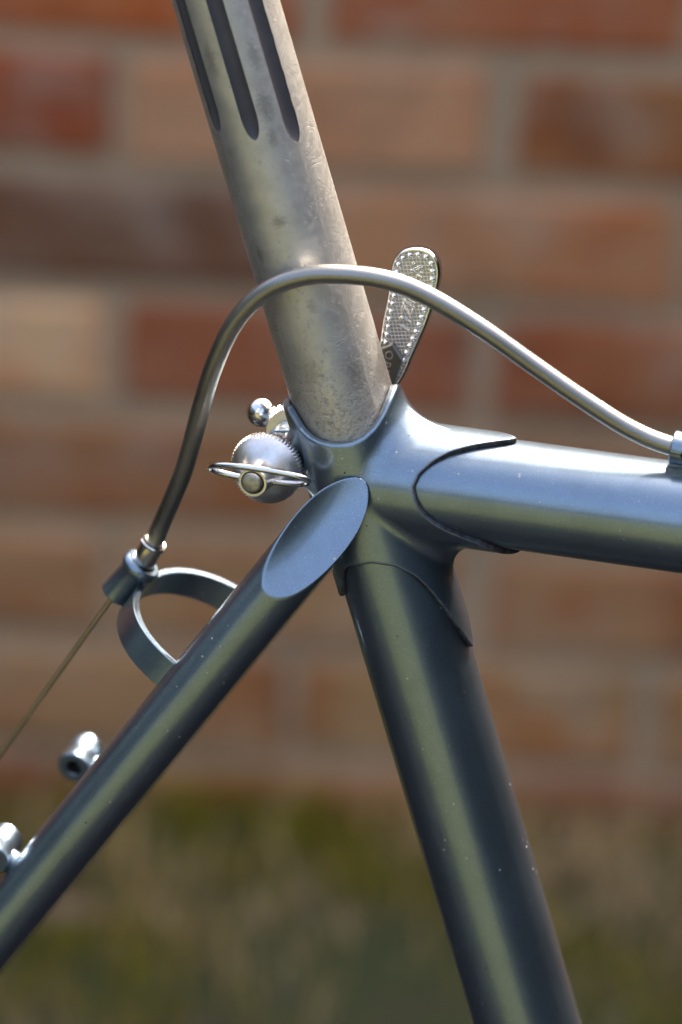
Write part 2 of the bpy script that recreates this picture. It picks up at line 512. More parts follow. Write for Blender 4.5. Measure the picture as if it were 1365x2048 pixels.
# ------------------------------------------------------------------ setting: ground and grass
def tag(o, label=None, cat=None, group=None, kind=None):
    if label: o['label'] = label
    if cat: o['category'] = cat
    if group: o['group'] = group
    if kind: o['kind'] = kind
    return o

PSIW = radians(1.4)
WALL_O = np.array([-0.0060, 1.3575])
wx_dir = np.array([cos(PSIW), -sin(PSIW)]); wn_dir = np.array([-sin(PSIW), -cos(PSIW)])     # along the wall, out of the wall

def ground_z(x, y): return 0.006 * np.sin(5.1 * x + 1.3) * np.cos(4.3 * y) + 0.004 * np.sin(13 * x + 7 * y)
xs = np.r_[-60, -20, -8, np.linspace(-4, 4, 81), 8, 20, 60]
ys = np.r_[-60, -25, -10, np.linspace(-5, 3, 81), 8, 20, 60]
gx, gy = np.meshgrid(xs, ys)
gz = np.where((abs(gx) <= 4) & (gy >= -5) & (gy <= 3), ground_z(gx, gy), 0)
gv = np.stack([gx.ravel(), gy.ravel(), gz.ravel()], 1)
ground = mesh_from('ground', gv, grid_faces(len(ys), len(xs), wrap=False), M['ground'], local=True)
tag(ground, kind='structure')

asphalt, nta, ba = new_mat('added_path_asphalt'); ta = NT(nta)
ta.link(ta.mix(ta.ramp(ta.noise(ta.coord('Object'), 120, 5, 0.7), [(0.35, 0.0), (0.7, 1.0)]), (0.010, 0.011, 0.013), (0.018, 0.018, 0.02)), ba.inputs['Base Color'])
ba.inputs['Roughness'].default_value = 0.95
ba.inputs['Specular IOR Level'].default_value = 0.05
pxy = [(-9.0, 0.72), (9.0, 0.72), (9.0, -9.0), (0.6, -9.0), (0.6, -0.95), (-9.0, -0.95)]      # unseen path, added so the tubes reflect dark ground below and to the right
pv = [(x, y, z) for z in (-0.05, 0.03) for (x, y) in pxy]
path = mesh_from('path', pv, [(5, 4, 3, 2, 1, 0), (6, 7, 8, 9, 10, 11)] + [(k, (k + 1) % 6, 6 + (k + 1) % 6, 6 + k) for k in range(6)], asphalt, local=True, smooth=False)
tag(path, kind='structure')

# dark evergreen hedges added out of frame, so the tubes mirror dark surroundings
leafm, ntl, bl = new_mat('added_hedge_leaves'); tl = NT(ntl)
tl.link(tl.ramp(tl.attr('tint'), [(0.0, (0.035, 0.05, 0.05)), (1.0, (0.095, 0.12, 0.095))]), bl.inputs['Base Color'])
bl.inputs['Roughness'].default_value = 0.6; bl.inputs['Specular IOR Level'].default_value = 0.2
def add_unseen_hedge(x0, x1, y0, y1, top, nleaf):
    core = np.array([(x, y, z) for x in (x0 + .12, x1 - .12) for y in (y0 + .12, y1 - .12) for z in (-0.05, top - .12)])
    Fc = np.array([(0, 1, 3, 2), (4, 6, 7, 5), (0, 4, 5, 1), (2, 3, 7, 6), (1, 5, 7, 3), (0, 2, 6, 4)])
    # leaves spread over the four sides and the top
    f = rng.integers(0, 5, nleaf); u = rng.uniform(0, 1, nleaf); w = rng.uniform(0, 1, nleaf); dpt = rng.normal(0, 0.05, nleaf)
    X = x0 + (x1 - x0) * u; Y = y0 + (y1 - y0) * u; Zl = top * w
    P = np.where((f == 0)[:, None], np.stack([x0 + .06 + dpt, Y, Zl], 1), np.where((f == 1)[:, None], np.stack([x1 - .06 + dpt, Y, Zl], 1),
        np.where((f == 2)[:, None], np.stack([X, y0 + .06 + dpt, Zl], 1), np.where((f == 3)[:, None], np.stack([X, y1 - .06 + dpt, Zl], 1), np.stack([X, y0 + (y1 - y0) * w, top - .06 + dpt], 1)))))
    a1 = rng.normal(0, 1, (nleaf, 3)); a1 /= np.linalg.norm(a1, axis=1, keepdims=True); a2 = np.cross(a1, rng.normal(0, 1, (nleaf, 3))); a2 /= np.linalg.norm(a2, axis=1, keepdims=True)
    sz = rng.uniform(0.03, 0.06, nleaf)[:, None]
    Vl = np.stack([P - a1 * sz, P - a2 * sz * 0.5, P + a1 * sz, P + a2 * sz * 0.5], 1).reshape(-1, 3)
    Fl = np.arange(nleaf * 4).reshape(-1, 4) + 8
    o = mesh_from('added_hedge', np.vstack([core, Vl]), np.vstack([Fc, Fl]), leafm, local=True, smooth=False, attrs={'tint': np.r_[np.zeros(8), np.repeat(rng.uniform(0, 1, nleaf), 4)]})
    tag(o, kind='stuff')
add_unseen_hedge(2.5, 3.4, -6.0, 1.15, 2.7, 14000)
add_unseen_hedge(0.9, 2.5, -6.0, -5.1, 2.9, 6000)
add_unseen_hedge(-3.2, -2.3, -1.9, 1.15, 1.8, 7000)

def make_grass():
    nb = 45000
    x = rng.uniform(-1.7, 1.7, nb)
    d = rng.uniform(0.0, 1.0, nb) ** 1.2 * 0.60 + 0.004                    # distance out from the wall
    keep = (np.sin(6.2 * x + 2.0 * d + 1.0) * np.cos(9.5 * d + 3 * x) + 0.5 * np.sin(17 * x - 11 * d) + rng.normal(0, 0.5, nb)) > -0.25
    x, d = x[keep], d[keep]; nb = len(x)
    px = WALL_O[0] + x * wx_dir[0] + d * wn_dir[0]; py = WALL_O[1] + x * wx_dir[1] + d * wn_dir[1]
    pz = ground_z(px, py) - 0.003
    hgt = rng.uniform(0.012, 0.042, nb) * (1 + 0.3 * np.exp(-d / 0.04)); wid = rng.uniform(0.0012, 0.0026, nb)
    az = rng.uniform(0, 2 * pi, nb); lean = rng.uniform(0.1, 1.0, nb)
    patch = np.clip(0.46 + 0.38 * np.sin(4.7 * x + 3.1 * d + 0.5) + 0.33 * np.sin(19.3 * x - 23.1 * d) + rng.normal(0, 0.2, nb), 0, 1)
    V = []; TI = []
    base = np.stack([px, py, pz], 1); dirv = np.stack([np.cos(az), np.sin(az), 0 * az], 1); side = np.stack([-np.sin(az), np.cos(az), 0 * az], 1)
    up = np.array([0, 0, 1.0])
    for t_, w_ in ((0, 1.0), (0.5, 0.85), (1.0, 0.1)):
        c = base + up * (hgt * t_ * (1 - 0.35 * lean * t_))[:, None] + dirv * (hgt * lean * t_ ** 2 * 0.9)[:, None]
        V += [c - side * (wid * w_ * 0.5)[:, None], c + side * (wid * w_ * 0.5)[:, None]]
    V = np.stack(V, 1).reshape(-1, 3)
    k = np.arange(nb)[:, None] * 6
    F = np.concatenate([k + np.array([[0, 1, 3, 2]]), k + np.array([[2, 3, 5, 4]])])
    o = mesh_from('grass', V, F, M['grass'], local=True, attrs={'tint': np.repeat(patch, 6)})
    tag(o, 'short patchy green and straw coloured grass at the foot of the wall', 'grass', kind='stuff')
make_grass()

# dry stalks and a stone lying in the grass, out of focus
def wall_point(x, d, z): return np.array([WALL_O[0] + x * wx_dir[0] + d * wn_dir[0], WALL_O[1] + x * wx_dir[1] + d * wn_dir[1], z])
straw, nts, bs = new_mat('dry_straw'); bs.inputs['Base Color'].default_value = (0.36, 0.26, 0.13, 1); bs.inputs['Roughness'].default_value = 0.7
def stalk(pts, r, label):
    Q, ss = spline([wall_point(*p) for p in pts], 0.006)
    V, F = sweep(Q, r, 6, lambda s, th: r * (1 - 0.75 * s / s.max()) * (1 + 0 * th), ss)
    V, F = caps(V, F, 6, len(Q))
    o = mesh_from('dry_grass_stalk', V, F, straw, local=True, sharp=40)
    tag(o, label, 'stalk', 'dry stalks in the grass')
stalk([(0.02, 0.17, 0.0), (-0.03, 0.12, 0.05), (0.01, 0.08, 0.085), (0.07, 0.06, 0.08)], 0.0015, 'pale dry grass stalk arching beside the seat tube, nearest the middle of the lawn')
stalk([(0.10, 0.22, 0.0), (0.16, 0.16, 0.03), (0.23, 0.10, 0.055), (0.34, 0.05, 0.07)], 0.0018, 'long pale dry grass stalk slanting up to the right edge of the lawn')
def stone(x, d, r, col, label):
    V, F = lathe([(0.02, -1)] + [(cos(a), sin(a)) for a in np.linspace(-1.3, 1.3, 9)] + [(0.02, 1)], (0, 0, 0), (0, 0, 1), 14)
    V = V * np.array([1.5, 1.0, 0.55]) * (1 + 0.12 * np.sin(V @ np.array([3.1, 2.2, 4.0]))[:, None]) * r + wall_point(x, d, r * 0.35)
    m, nt, b = new_mat('stone_' + str(len(bpy.data.materials))); t = NT(nt)
    t.link(t.mix(t.ramp(t.noise(t.coord('Object'), 90, 5), [(0.35, 0.0), (0.7, 1.0)]), tuple(col), tuple(c * 0.6 for c in col)), b.inputs['Base Color'])
    b.inputs['Roughness'].default_value = 0.9
    o = mesh_from('stone', V, F, m, local=True, sharp=60)
    tag(o, label, 'stone')
stone(-0.147, 0.155, 0.017, (0.30, 0.19, 0.12), 'pinkish stone lying in the grass left of the seat tube')

# ------------------------------------------------------------------ brick wall
wall = bpy.data.objects.new('brick_wall', None); link(wall)
wall.location = (WALL_O[0], WALL_O[1], 0); wall.rotation_euler = (0, 0, -PSIW)
tag(wall, 'old garden wall of mottled red and brown bricks in stretcher bond behind the bicycle', 'brick wall')
BP, BH, BJ, BD = 0.224, 0.076, 0.012, 0.10        # brick pitch, course pitch, joint, depth
def brick_mesh(seed, stuff=False):
    r = np.random.default_rng(seed)
    lx, lz = BP - BJ, BH - BJ
    me = bpy.data.meshes.new('brick')
    # front face rounded by one inset ring; local y runs into the wall
    def ring(ins, y): return [(-lx / 2 + ins, y, -lz / 2 + ins), (lx / 2 - ins, y, -lz / 2 + ins), (lx / 2 - ins, y, lz / 2 - ins), (-lx / 2 + ins, y, lz / 2 - ins)]
    V = ring(0, BD) + ring(0, 0.006) + ring(0.0025, 0.0015) + ring(0.007, 0.0)
    V = np.array(V); V[4:] += r.normal(0, 0.0011, V[4:].shape)
    F = [(3, 2, 1, 0)]
    for k in range(3):
        for j in range(4):
            j2 = (j + 1) % 4; F.append((4 * k + j, 4 * k + j2, 4 * k + 4 + j2, 4 * k + 4 + j))
    F.append((12, 13, 14, 15))
    return V, F
bvar = []
for s_ in range(6):
    V, F = brick_mesh(s_)
    me = bpy.data.meshes.new('brick'); me.from_pydata(V.tolist(), [], F); me.update(); me.materials.append(M['brick'])
    bvar.append((me, V, F))
def srgb(r, g, b_, k=1.0):
    f = lambda c: (c / 255 / 12.92 if c < 10 else ((c / 255 + 0.055) / 1.055) ** 2.4) * k
    return (f(r) * 1.5, f(g) * 1.42, f(b_) * 1.12, 1)
palette = [srgb(150, 100, 76, 1.5), srgb(138, 84, 60, 1.5), srgb(120, 72, 50, 1.5), srgb(158, 116, 92, 1.5), srgb(132, 100, 76, 1.5), srgb(96, 66, 54, 1.5)]
special = {   # (course, brick index) : colour, as seen in the photograph
    (2, -1): srgb(150, 82, 48, 1.6), (2, 0): srgb(140, 84, 60, 1.6),
    (1, -1): srgb(124, 58, 36, 1.6), (1, 0): srgb(160, 118, 94, 1.6), (1, 1): srgb(122, 80, 54, 1.6),
    (0, -1): srgb(86, 64, 56, 1.6), (0, 0): srgb(152, 108, 82, 1.6),
    (-1, -1): srgb(180, 146, 118, 1.7), (-1, 0): srgb(128, 78, 60, 1.6), (-1, 1): srgb(126, 76, 54, 1.6),
    (-2, -1): srgb(132, 94, 68, 1.5), (-2, 0): srgb(130, 94, 70, 1.5), (-2, 1): srgb(128, 86, 64, 1.5),
    (-3, -1): srgb(140, 104, 78, 1.5), (-3, 0): srgb(144, 112, 84, 1.5), (-3, 1): srgb(142, 106, 80, 1.5),
    (-4, -1): srgb(142, 110, 82, 1.5), (-4, 0): srgb(146, 116, 86, 1.5), (-4, 1): srgb(142, 114, 84, 1.5),
    (-5, -1): srgb(118, 78, 56, 1.5), (-5, 0): srgb(132, 98, 68, 1.5), (-5, 1): srgb(116, 84, 66, 1.5)}
MEANC = srgb(150, 112, 86, 1.55)
Z2 = 0.4205                                    # bed joint under course 1
todo = []
ncourse_lo, ncourse_hi = -6, 25
for c in range(ncourse_lo, ncourse_hi):
    zc = Z2 + BH * (c - 0.5)
    for i in range(-18, 22):
        # course 1 has joints at -0.140 and 0.084; its neighbours lie half a brick over
        xc = -0.028 + BP * i + (0.0 if c % 2 else BP / 2)
        todo.append((c, i, xc, zc))
todo.sort(key=lambda q: (q[2] - 0.0) ** 2 + (q[3] - 0.25) ** 2)
rest = []
for k, (c, i, xc, zc) in enumerate(todo):
    me, V, F = bvar[k % 6]
    jit = rng.normal(0, 1, 3)
    if k < 300:
        o = bpy.data.objects.new('brick', me); link(o, wall)
        o.location = (xc + jit[0] * 0.0015, np.clip(jit[1], -2, 2) * 0.0006, zc + jit[2] * 0.0008)
        o.rotation_euler = (0, rng.normal(0, 0.004), rng.normal(0, 0.0025))
        q_ = np.array(special.get((c, i), palette[int(rng.integers(len(palette)))])); o.color = tuple(q_ * 0.82 + np.array(MEANC) * 0.18)
    else:
        rest.append((V + np.array([xc, np.clip(jit[1], -2, 2) * 0.0006, zc]), F))
V, F = join(rest)
o = mesh_from('outer_bricks', V, F, M['brick'], wall, local=True, smooth=False)
o.color = palette[1]; o['kind'] = 'stuff'
zlo, zhi = Z2 + BH * (ncourse_lo - 1), Z2 + BH * (ncourse_hi - 1)
V = np.array([(x, y, z) for x in (-4.1, 4.9) for y in (0.0042, 0.11) for z in (zlo, zhi - 0.004)])
F = [(0, 1, 3, 2), (4, 6, 7, 5), (0, 4, 5, 1), (2, 3, 7, 6), (1, 5, 7, 3), (0, 2, 6, 4)]
mesh_from('mortar', V, F, M['mortar'], wall, local=True, smooth=False)

# ------------------------------------------------------------------ the bicycle
bike = bpy.data.objects.new('bicycle', None); link(bike)
bike.rotation_euler = (0, 0, -PSI)
tag(bike, 'slate blue lugged steel bicycle frame at its seat cluster, with worn fluted aluminium seat post', 'bicycle')

AL = radians(18.85)
UA = np.array([-sin(AL), cos(AL), 0.0])        # up the seat tube
FA = np.array([cos(AL), sin(AL), 0.0])         # forward, square to it
NA = np.array([0, 0, 1.0])
def st(h, phi, r): return UA * h + r * (FA * cos(phi) + NA * sin(phi))

# ---- main tubes
def tube(name, p0, p1, r, rin, seg=160):
    d = np.asarray(p1, float) - p0; L = np.linalg.norm(d)
    prof = [(rin, 0.0), (r - 0.2, 0.0), (r, 0.2)] + [(r, x) for x in np.linspace(1, L - 1, 24)] + [(r, L - 0.2), (r - 0.2, L), (rin, L)]
    V, F = lathe(prof, p0, d, seg)
    return mesh_from(name, V, F, M['paint'], bike, sharp=50, attrs={'grime': np.zeros(len(V))})
tube('seat_tube', UA * -480, UA * -3.0, 14.3, 13.5)
tube('top_tube', np.array([12.0, 0, 0]), np.array([540.0, 0, 0]), 14.3, 13.3)

# ---- seat lug (distance field of the cast sleeve, its points, the binder ears)
LR = 15.75
top_p = np.array([0, 8, 21, 34.5, 47, 61, 75, 90, 104, 115, 125, 133, 140, 180]); top_h = np.array([22.4, 21.7, 19.9, 17.3, 15.1, 13.5, 13.0, 13.6, 14.8, 16.4, 18.6, 21.8, 24.2, 24.6])
low_p = np.array([0, 7, 18.5, 28.7, 39.5, 50.5, 66.7, 86.8, 112, 121, 130, 137, 145, 180]); low_h = np.array([-52.6, -50.0, -44, -38, -31.6, -26.4, -22.2, -19.9, -19.9, -20.8, -23.0, -26.6, -29.4, -30.5])
tt_t = np.array([-90, -75, -62, -52, -44, -37, -29, -20.7, -9, 3, 15, 28, 41, 54, 64.5, 76, 83.4, 90]); tt_a = np.array([43.0, 41.5, 39.6, 38.0, 35.6, 32.2, 27.1, 23.3, 20.0, 18.2, 17.4, 18.5, 21.1, 25.0, 29.6, 35.4, 38.9, 40.6])
def smooth_interp(x, xp, fp):
    # densify and smooth so that the curves have no kinks
    g_ = np.linspace(xp[0], xp[-1], 721); f_ = np.interp(g_, xp, fp)
    k = np.hanning(29); k /= k.sum()
    pad = np.r_[f_[28:0:-1], f_, f_[-2:-30:-1]]
    f_ = np.convolve(pad, k, 'same')[28:-28]
    return np.interp(x, g_, f_)
BX, BY = -23.4, 2.6                            # binder bolt axis (a, b)
def build_lug():
    h = 0.30
    ax = np.arange(-34, 47.5, h, dtype=np.float32); bx = np.arange(-53.5, 30, h, dtype=np.float32); nx = np.arange(0, 20.2, h, dtype=np.float32)
    A, B, N = np.meshgrid(ax, bx, nx, indexing='ij')
    hh = A * UA[0] + B * UA[1]; ff = A * FA[0] + B * FA[1]
    r = np.sqrt(ff * ff + N * N)
    phi = np.degrees(np.arctan2(N, ff)).astype(np.float32)
    rt = np.sqrt(B * B + N * N); th = np.degrees(np.arctan2(B, N)).astype(np.float32)
    htop = smooth_interp(phi, top_p, top_h).astype(np.float32)
    hlow = smooth_interp(phi, low_p, low_h).astype(np.float32)
    aend = smooth_interp(th, tt_t, tt_a).astype(np.float32)
    d_st = smax(r - LR, (hlow - hh) * 0.6, 0.35)
    d_tt = smax(smax(rt - LR, (A - aend) * 0.62, 0.35), -A + 2.0, 2.0)
    nn = np.clip(N / 15.0, 0, 1)
    k = (11.0 * (1 - nn) ** 1.0 + 0.9).astype(np.float32)
    d = smin(d_st, d_tt, k)
    # binder ears
    rb = np.sqrt((A - BX) ** 2 + (B - BY) ** 2)
    ear = smax(rb - 5.6, N - 10.5, 0.8)
    # web from ear to sleeve
    t_ = np.clip(((A - BX) * (-BX) + (B - BY) * (5 - BY)) / (BX ** 2 + (5 - BY) ** 2), 0, 1)
    web = np.sqrt((A - BX - t_ * (-BX)) ** 2 + (B - BY - t_ * (5 - BY)) ** 2)
    web = smax(web - 5.4, N - 8.4, 1.6)
    ear = smin(ear, web, 2.0)
    d = smin(d, ear, 4.0)
    # top rim, slightly rounded
    d = smax(d, (hh - htop) * 0.72, 0.9)
    # bores
    bore = np.where(hh > -4.0, 13.62, 14.26).astype(np.float32)
    d = smax(d, bore - r, 0.5)
    d = np.maximum(d, np.minimum(14.26 - rt, 100) * np.where(A > 15, 1, -1) + np.where(A > 15, 0, -50))
    # slot between the ears
    d = np.maximum(d, np.where((ff < 0) & (hh > -12), 0.9 - N, -5).astype(np.float32))
    full = np.concatenate([d[:, :, :0:-1], d], axis=2)
    V, F, Nn = surface_nets(full, (ax[0], bx[0], -nx[-1]), h)
    # grime on the cut edges of both sockets
    va, vb, vn = V[:, 0], V[:, 1], np.abs(V[:, 2])
    hv = V @ UA; fv = V @ FA; rv = np.hypot(fv, vn); pv = np.degrees(np.arctan2(vn, fv)); rtv = np.hypot(vb, vn); tv = np.degrees(np.arctan2(vb, vn))
    e1 = np.abs((hv - smooth_interp(pv, low_p, low_h)) * 0.6); e1[rv > LR + 1.0] = 9
    e2 = np.abs((smooth_interp(tv, tt_t, tt_a) - va) * 0.62); e2[(rtv > LR + 1.0) | (va < 15)] = 9
    e = np.minimum(e1, e2)
    rad = np.where(e1 < e2, rv, rtv)
    g = np.clip(1.3 - e / 0.5, 0, 1) * np.clip((LR + 0.05 - rad) / 0.45 + 0.5, 0, 1)
    e3 = np.abs(smooth_interp(pv, top_p, top_h) - hv)
    g = np.maximum(g, 0.5 * np.clip(1 - e3 / 1.0, 0, 1) * (pv > 126))
    o = mesh_from('seat_lug', V, F, M['paint'], bike, normals=Nn, attrs={'grime': g})
    return o
lug = build_lug()

# ---- seat stays with scooped caps
CAPC = np.array([-4.48, -8.25, 24.8])          # middle of the near cap
S_END = np.array([-60.39, -90.58, 32.0])         # further down the near stay
SD = unit(S_END - CAPC)                        # down the stay
def build_stay(side):
    z = -SD                                    # up the stay
    yc = unit(np.cross(z, NA)); xo = np.cross(yc, z)      # xo points outwards (about +n), yc across
    if xo[2] < 0: xo, yc = -xo, -yc
    h = 0.26
    ux = np.arange(-9.4, 9.6, h); uy = np.arange(-9.6, 9.6, h); uz = np.arange(-34, 27, h)
    X, Y, Z = np.meshgrid(ux, uy, uz, indexing='ij')
    rr = np.sqrt(X * X + Y * Y)
    d = rr - 8.0
    L = 18.5                                    # half length of the slash cut along the stay
    m = unit([L, 0, 8.0])                       # normal of the cut: outwards and up
    yy = np.clip(Y / 8.0, -1.2, 1.2)
    plane = X * m[0] + Z * m[2] + 1.9 * (1 - yy * yy) * np.clip(1 - (Z / 21.0) ** 2, 0, 1)
    d = smax(d, plane, 0.45)
    V, F, Nn = surface_nets(d, (ux[0], uy[0], uz[0]), h)
    Bm = np.stack([xo, yc, z])
    V = V @ Bm + CAPC; Nn = Nn @ Bm
    if np.linalg.det(Bm) < 0: F = F[:, ::-1]
    # the long plain part
    prof = [(8.0 - 0.003, x) for x in np.linspace(33.0, 480, 20)]
    V2, F2 = lathe(prof, CAPC, SD, 96)
    n2 = V2 - (CAPC + np.outer((V2 - CAPC) @ SD, SD))
    F = np.vstack([F, F2 + len(V)]); V = np.vstack([V, V2]); Nn = np.vstack([Nn, n2])
    if side < 0:
        V = V * np.array([1, 1, -1]); Nn = Nn * np.array([1, 1, -1]); F = F[:, ::-1].copy()
    return mesh_from('seat_stay', V, F, M['paint'], bike, normals=Nn, attrs={'grime': np.zeros(len(V))})
stay_near = build_stay(1)
stay_far = build_stay(-1)

# ---- rack bosses on the stays
def build_boss(side):
    c = np.array([-89.8, -110.2, 32.0])
    axd = unit([0.0, 0.14 * side, -1.0])
    axd_out = -axd
    o0 = c + axd_out * 5.9                     # outer face
    prof = [(2.15, -11.6), (2.15, -0.5), (2.4, 0.0), (4.4, 0.0), (4.75, -0.35), (4.75, -3.6), (4.55, -4.1), (4.55, -7.6), (4.75, -8.2), (4.75, -11.4), (4.4, -11.8), (2.4, -11.8), (2.15, -11.4)]
    V, F = lathe(prof, o0, axd_out, 56)
    V, F = V, flip(F)
    # stem to the stay
    foot = CAPC + SD * ((c - CAPC) @ SD)
    Q = np.linspace(c, foot, 16); ss = np.linspace(0, 1, 16)
    V2, F2 = sweep(Q, 3, 28, lambda s, th: 3.1 + 2.8 * np.clip((s - 0.25) / 0.4, 0, 1) ** 2 + 0 * th, ss)
    V, F = join([(V, F), (V2, F2)])
    Vh, Fh = lathe([(2.12, -11.3), (2.12, -6.2), (0.03, -6.2), (0.03, -6.0), (2.12, -6.0), (2.12, -0.8)], o0, axd_out, 32)
    if side < 0:
        V = V * np.array([1, 1, -1]); F = [f[::-1] for f in F]; Vh = Vh * np.array([1, 1, -1])
    b_ = mesh_from('rack_boss', V, F, M['paint'], bike, sharp=35, attrs={'grime': np.zeros(len(V))})
    mesh_from('bolt_hole', Vh, Fh, M['dark'], b_)
    return b_
build_boss(1); build_boss(-1)

# ---- seat post with flutes
def build_post():
    R0 = 13.3; HT = 300.0; HB = -40.0
    cen = np.radians([35.8, 80.8, 125.8, 234.2, 279.2, 324.2]); NF_ = len(cen); W_ = 2.15; LE = 6.5
    hend = np.array([91.5, 95.5, 99.0, 99.0, 95.5, 91.5])
    rows = np.unique(np.r_[HB, -20, 0, np.linspace(5, 86, 28), np.linspace(86, 114, 130), np.linspace(114, 170, 90), np.linspace(170, HT, 12)])
    NI, NO = 9, 10
    ui = np.linspace(-1, 1, NI)
    cols_phi, cols_r, kind = [], [], []
    wob = lambda hrow, k: 0.10 * np.sin(hrow * 0.9 + k) * np.sin(hrow * 0.37 + 2 * k) if k in (1, 3, 4) else 0.0
    def half(k, hrow):
        t_ = np.clip((hend[k] + LE - hrow) / LE, 0, 1)
        return W_ * np.sqrt(np.clip(1 - t_ * t_, 0, 1)) if hrow > hend[k] else 0.0
    V, UVs, D = [], [], []
    for hrow in rows:
        ph, rr, dd = [], [], []
        for k in range(NF_):
            w = max(half(k, hrow), 0.004)
            wl_ = w + (wob(hrow, 1) if k == 0 and w > 1 else 0); wr_ = w + (wob(hrow, 3) if k == 2 and w > 1 else 0)
            f = min(1.0, w / W_)
            e0 = cen[k] - wl_ / R0; e1 = cen[k] + wr_ / R0
            # outer edge, floor columns, outer edge
            ph.append(e0); rr.append(R0); dd.append(0)
            for u in ui:
                ph.append(cen[k] + (wl_ if u < 0 else wr_) / R0 * u * 0.975)
                rr.append(R0 - f * (0.55 + 0.75 * (1 - u * u))); dd.append(1)
            ph.append(e1); rr.append(R0); dd.append(0)
            w2 = max(half((k + 1) % NF_, hrow), 0.004)
            nxt = cen[(k + 1) % NF_] + (2 * pi if k == NF_ - 1 else 0) - (w2 + (wob(hrow, 1) if k == NF_ - 1 and w2 > 1 else 0)) / R0
            for q in np.linspace(0, 1, NO + 2)[1:-1]:
                ph.append(e1 + (nxt - e1) * q); rr.append(R0); dd.append(0)
        ph = np.array(ph); rr = np.array(rr)
        V.append(UA * hrow + rr[:, None] * (np.cos(ph)[:, None] * FA + np.sin(ph)[:, None] * NA))
        UVs.append(np.stack([ph * R0, np.full(len(ph), hrow)], 1)); D.append(dd)
    nc = len(ph); V = np.concatenate(V); UVs = np.concatenate(UVs)
    F = flip(grid_faces(len(rows), nc)); col = F.min(1) % nc
    cidx = (np.arange(len(rows) - 1)[:, None] * 0 + np.arange(nc)[None, :]).ravel()
    per = NI + 2 + NO
    local_c = cidx % per
    groove = local_c <= NI                      # strips from edge to edge of a flute
    rowi = np.repeat(np.arange(len(rows) - 1), nc)
    fl_k = cidx // per
    ing = groove & (rows[rowi + 1] > hend[fl_k] + 0.02)
    seam = cidx % nc == nc - 1
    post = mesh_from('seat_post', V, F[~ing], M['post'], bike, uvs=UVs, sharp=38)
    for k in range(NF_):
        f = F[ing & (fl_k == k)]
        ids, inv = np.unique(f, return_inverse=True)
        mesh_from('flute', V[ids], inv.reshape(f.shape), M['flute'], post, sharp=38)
    return post
build_post()

# ---- binder quick release: near nut
BO = np.array([BX, BY, 0.0])
def build_nut():
    o0 = BO + NA * 11.2
    teeth = 62
    def knurl(k, th):
        on = {1: 0.25, 2: 1, 3: 1, 4: 0.6}.get(k, 0)
        return -on * 0.42 * (0.5 + 0.5 * np.sign(np.cos(teeth * th)) * np.abs(np.cos(teeth * th)) ** 0.5)
    prof = [(3.0, 0.0), (9.1, 0.0), (9.75, 0.3), (9.75, 1.9), (9.45, 2.25)]
    for t_ in np.linspace(0, 1, 16):           # dome
        prof.append((9.2 - 4.9 * t_, 2.35 + 4.6 * (1 - ((9.2 - 4.9 * t_) / 9.2) ** 2) ** 0.9))
    prof += [(4.1, 6.3), (3.95, 12.6), (3.75, 13.0), (3.15, 13.0), (3.0, 12.75), (2.95, 8.0)]
    V, F = lathe(prof, o0, NA, teeth * 6, knurl)
    nut = mesh_from('quick_release_nut', V, F, M['zinc'], bike, sharp=32)
    # threaded rod end
    rp = [(2.72 - 0.2 * (0.5 + 0.5 * cos(z * 2 * pi / 0.8)), z) for z in np.arange(0, 13.2, 0.1)] + [(2.6, 13.4), (2.4, 13.7), (2.1, 13.85), (0.02, 13.85)]
    V, F = lathe(rp, o0 + FA * -0.15 + UA * 0.1, NA, 40)
    mesh_from('threaded_rod', V, F, M['steel'], nut, sharp=50)
    # wire bail clipped round the collar
    e = np.array([13.3, -0.2, 0.0]); v = np.array([2.3, 3.3, 4.6])
    c = o0 + NA * 10.4 + np.array([0.9, 1.5, 0])
    th = np.linspace(0, 2 * pi, 120, endpoint=False)
    sgn = lambda x, p_: np.sign(x) * np.abs(x) ** p_
    Q = c + np.outer(sgn(np.cos(th), 0.8), e) + np.outer(sgn(np.sin(th), 0.9), v)
    V, F = sweep(Q, 0.85, 16, closed=True)
    mesh_from('wire_bail', V, F, M['chrome'], nut)
    # bolt through the ears
    V, F = lathe([(2.5, -14.0), (2.5, 11.0)], BO, NA, 32)
    mesh_from('binder_bolt', V, F, M['steel'], nut)
build_nut()

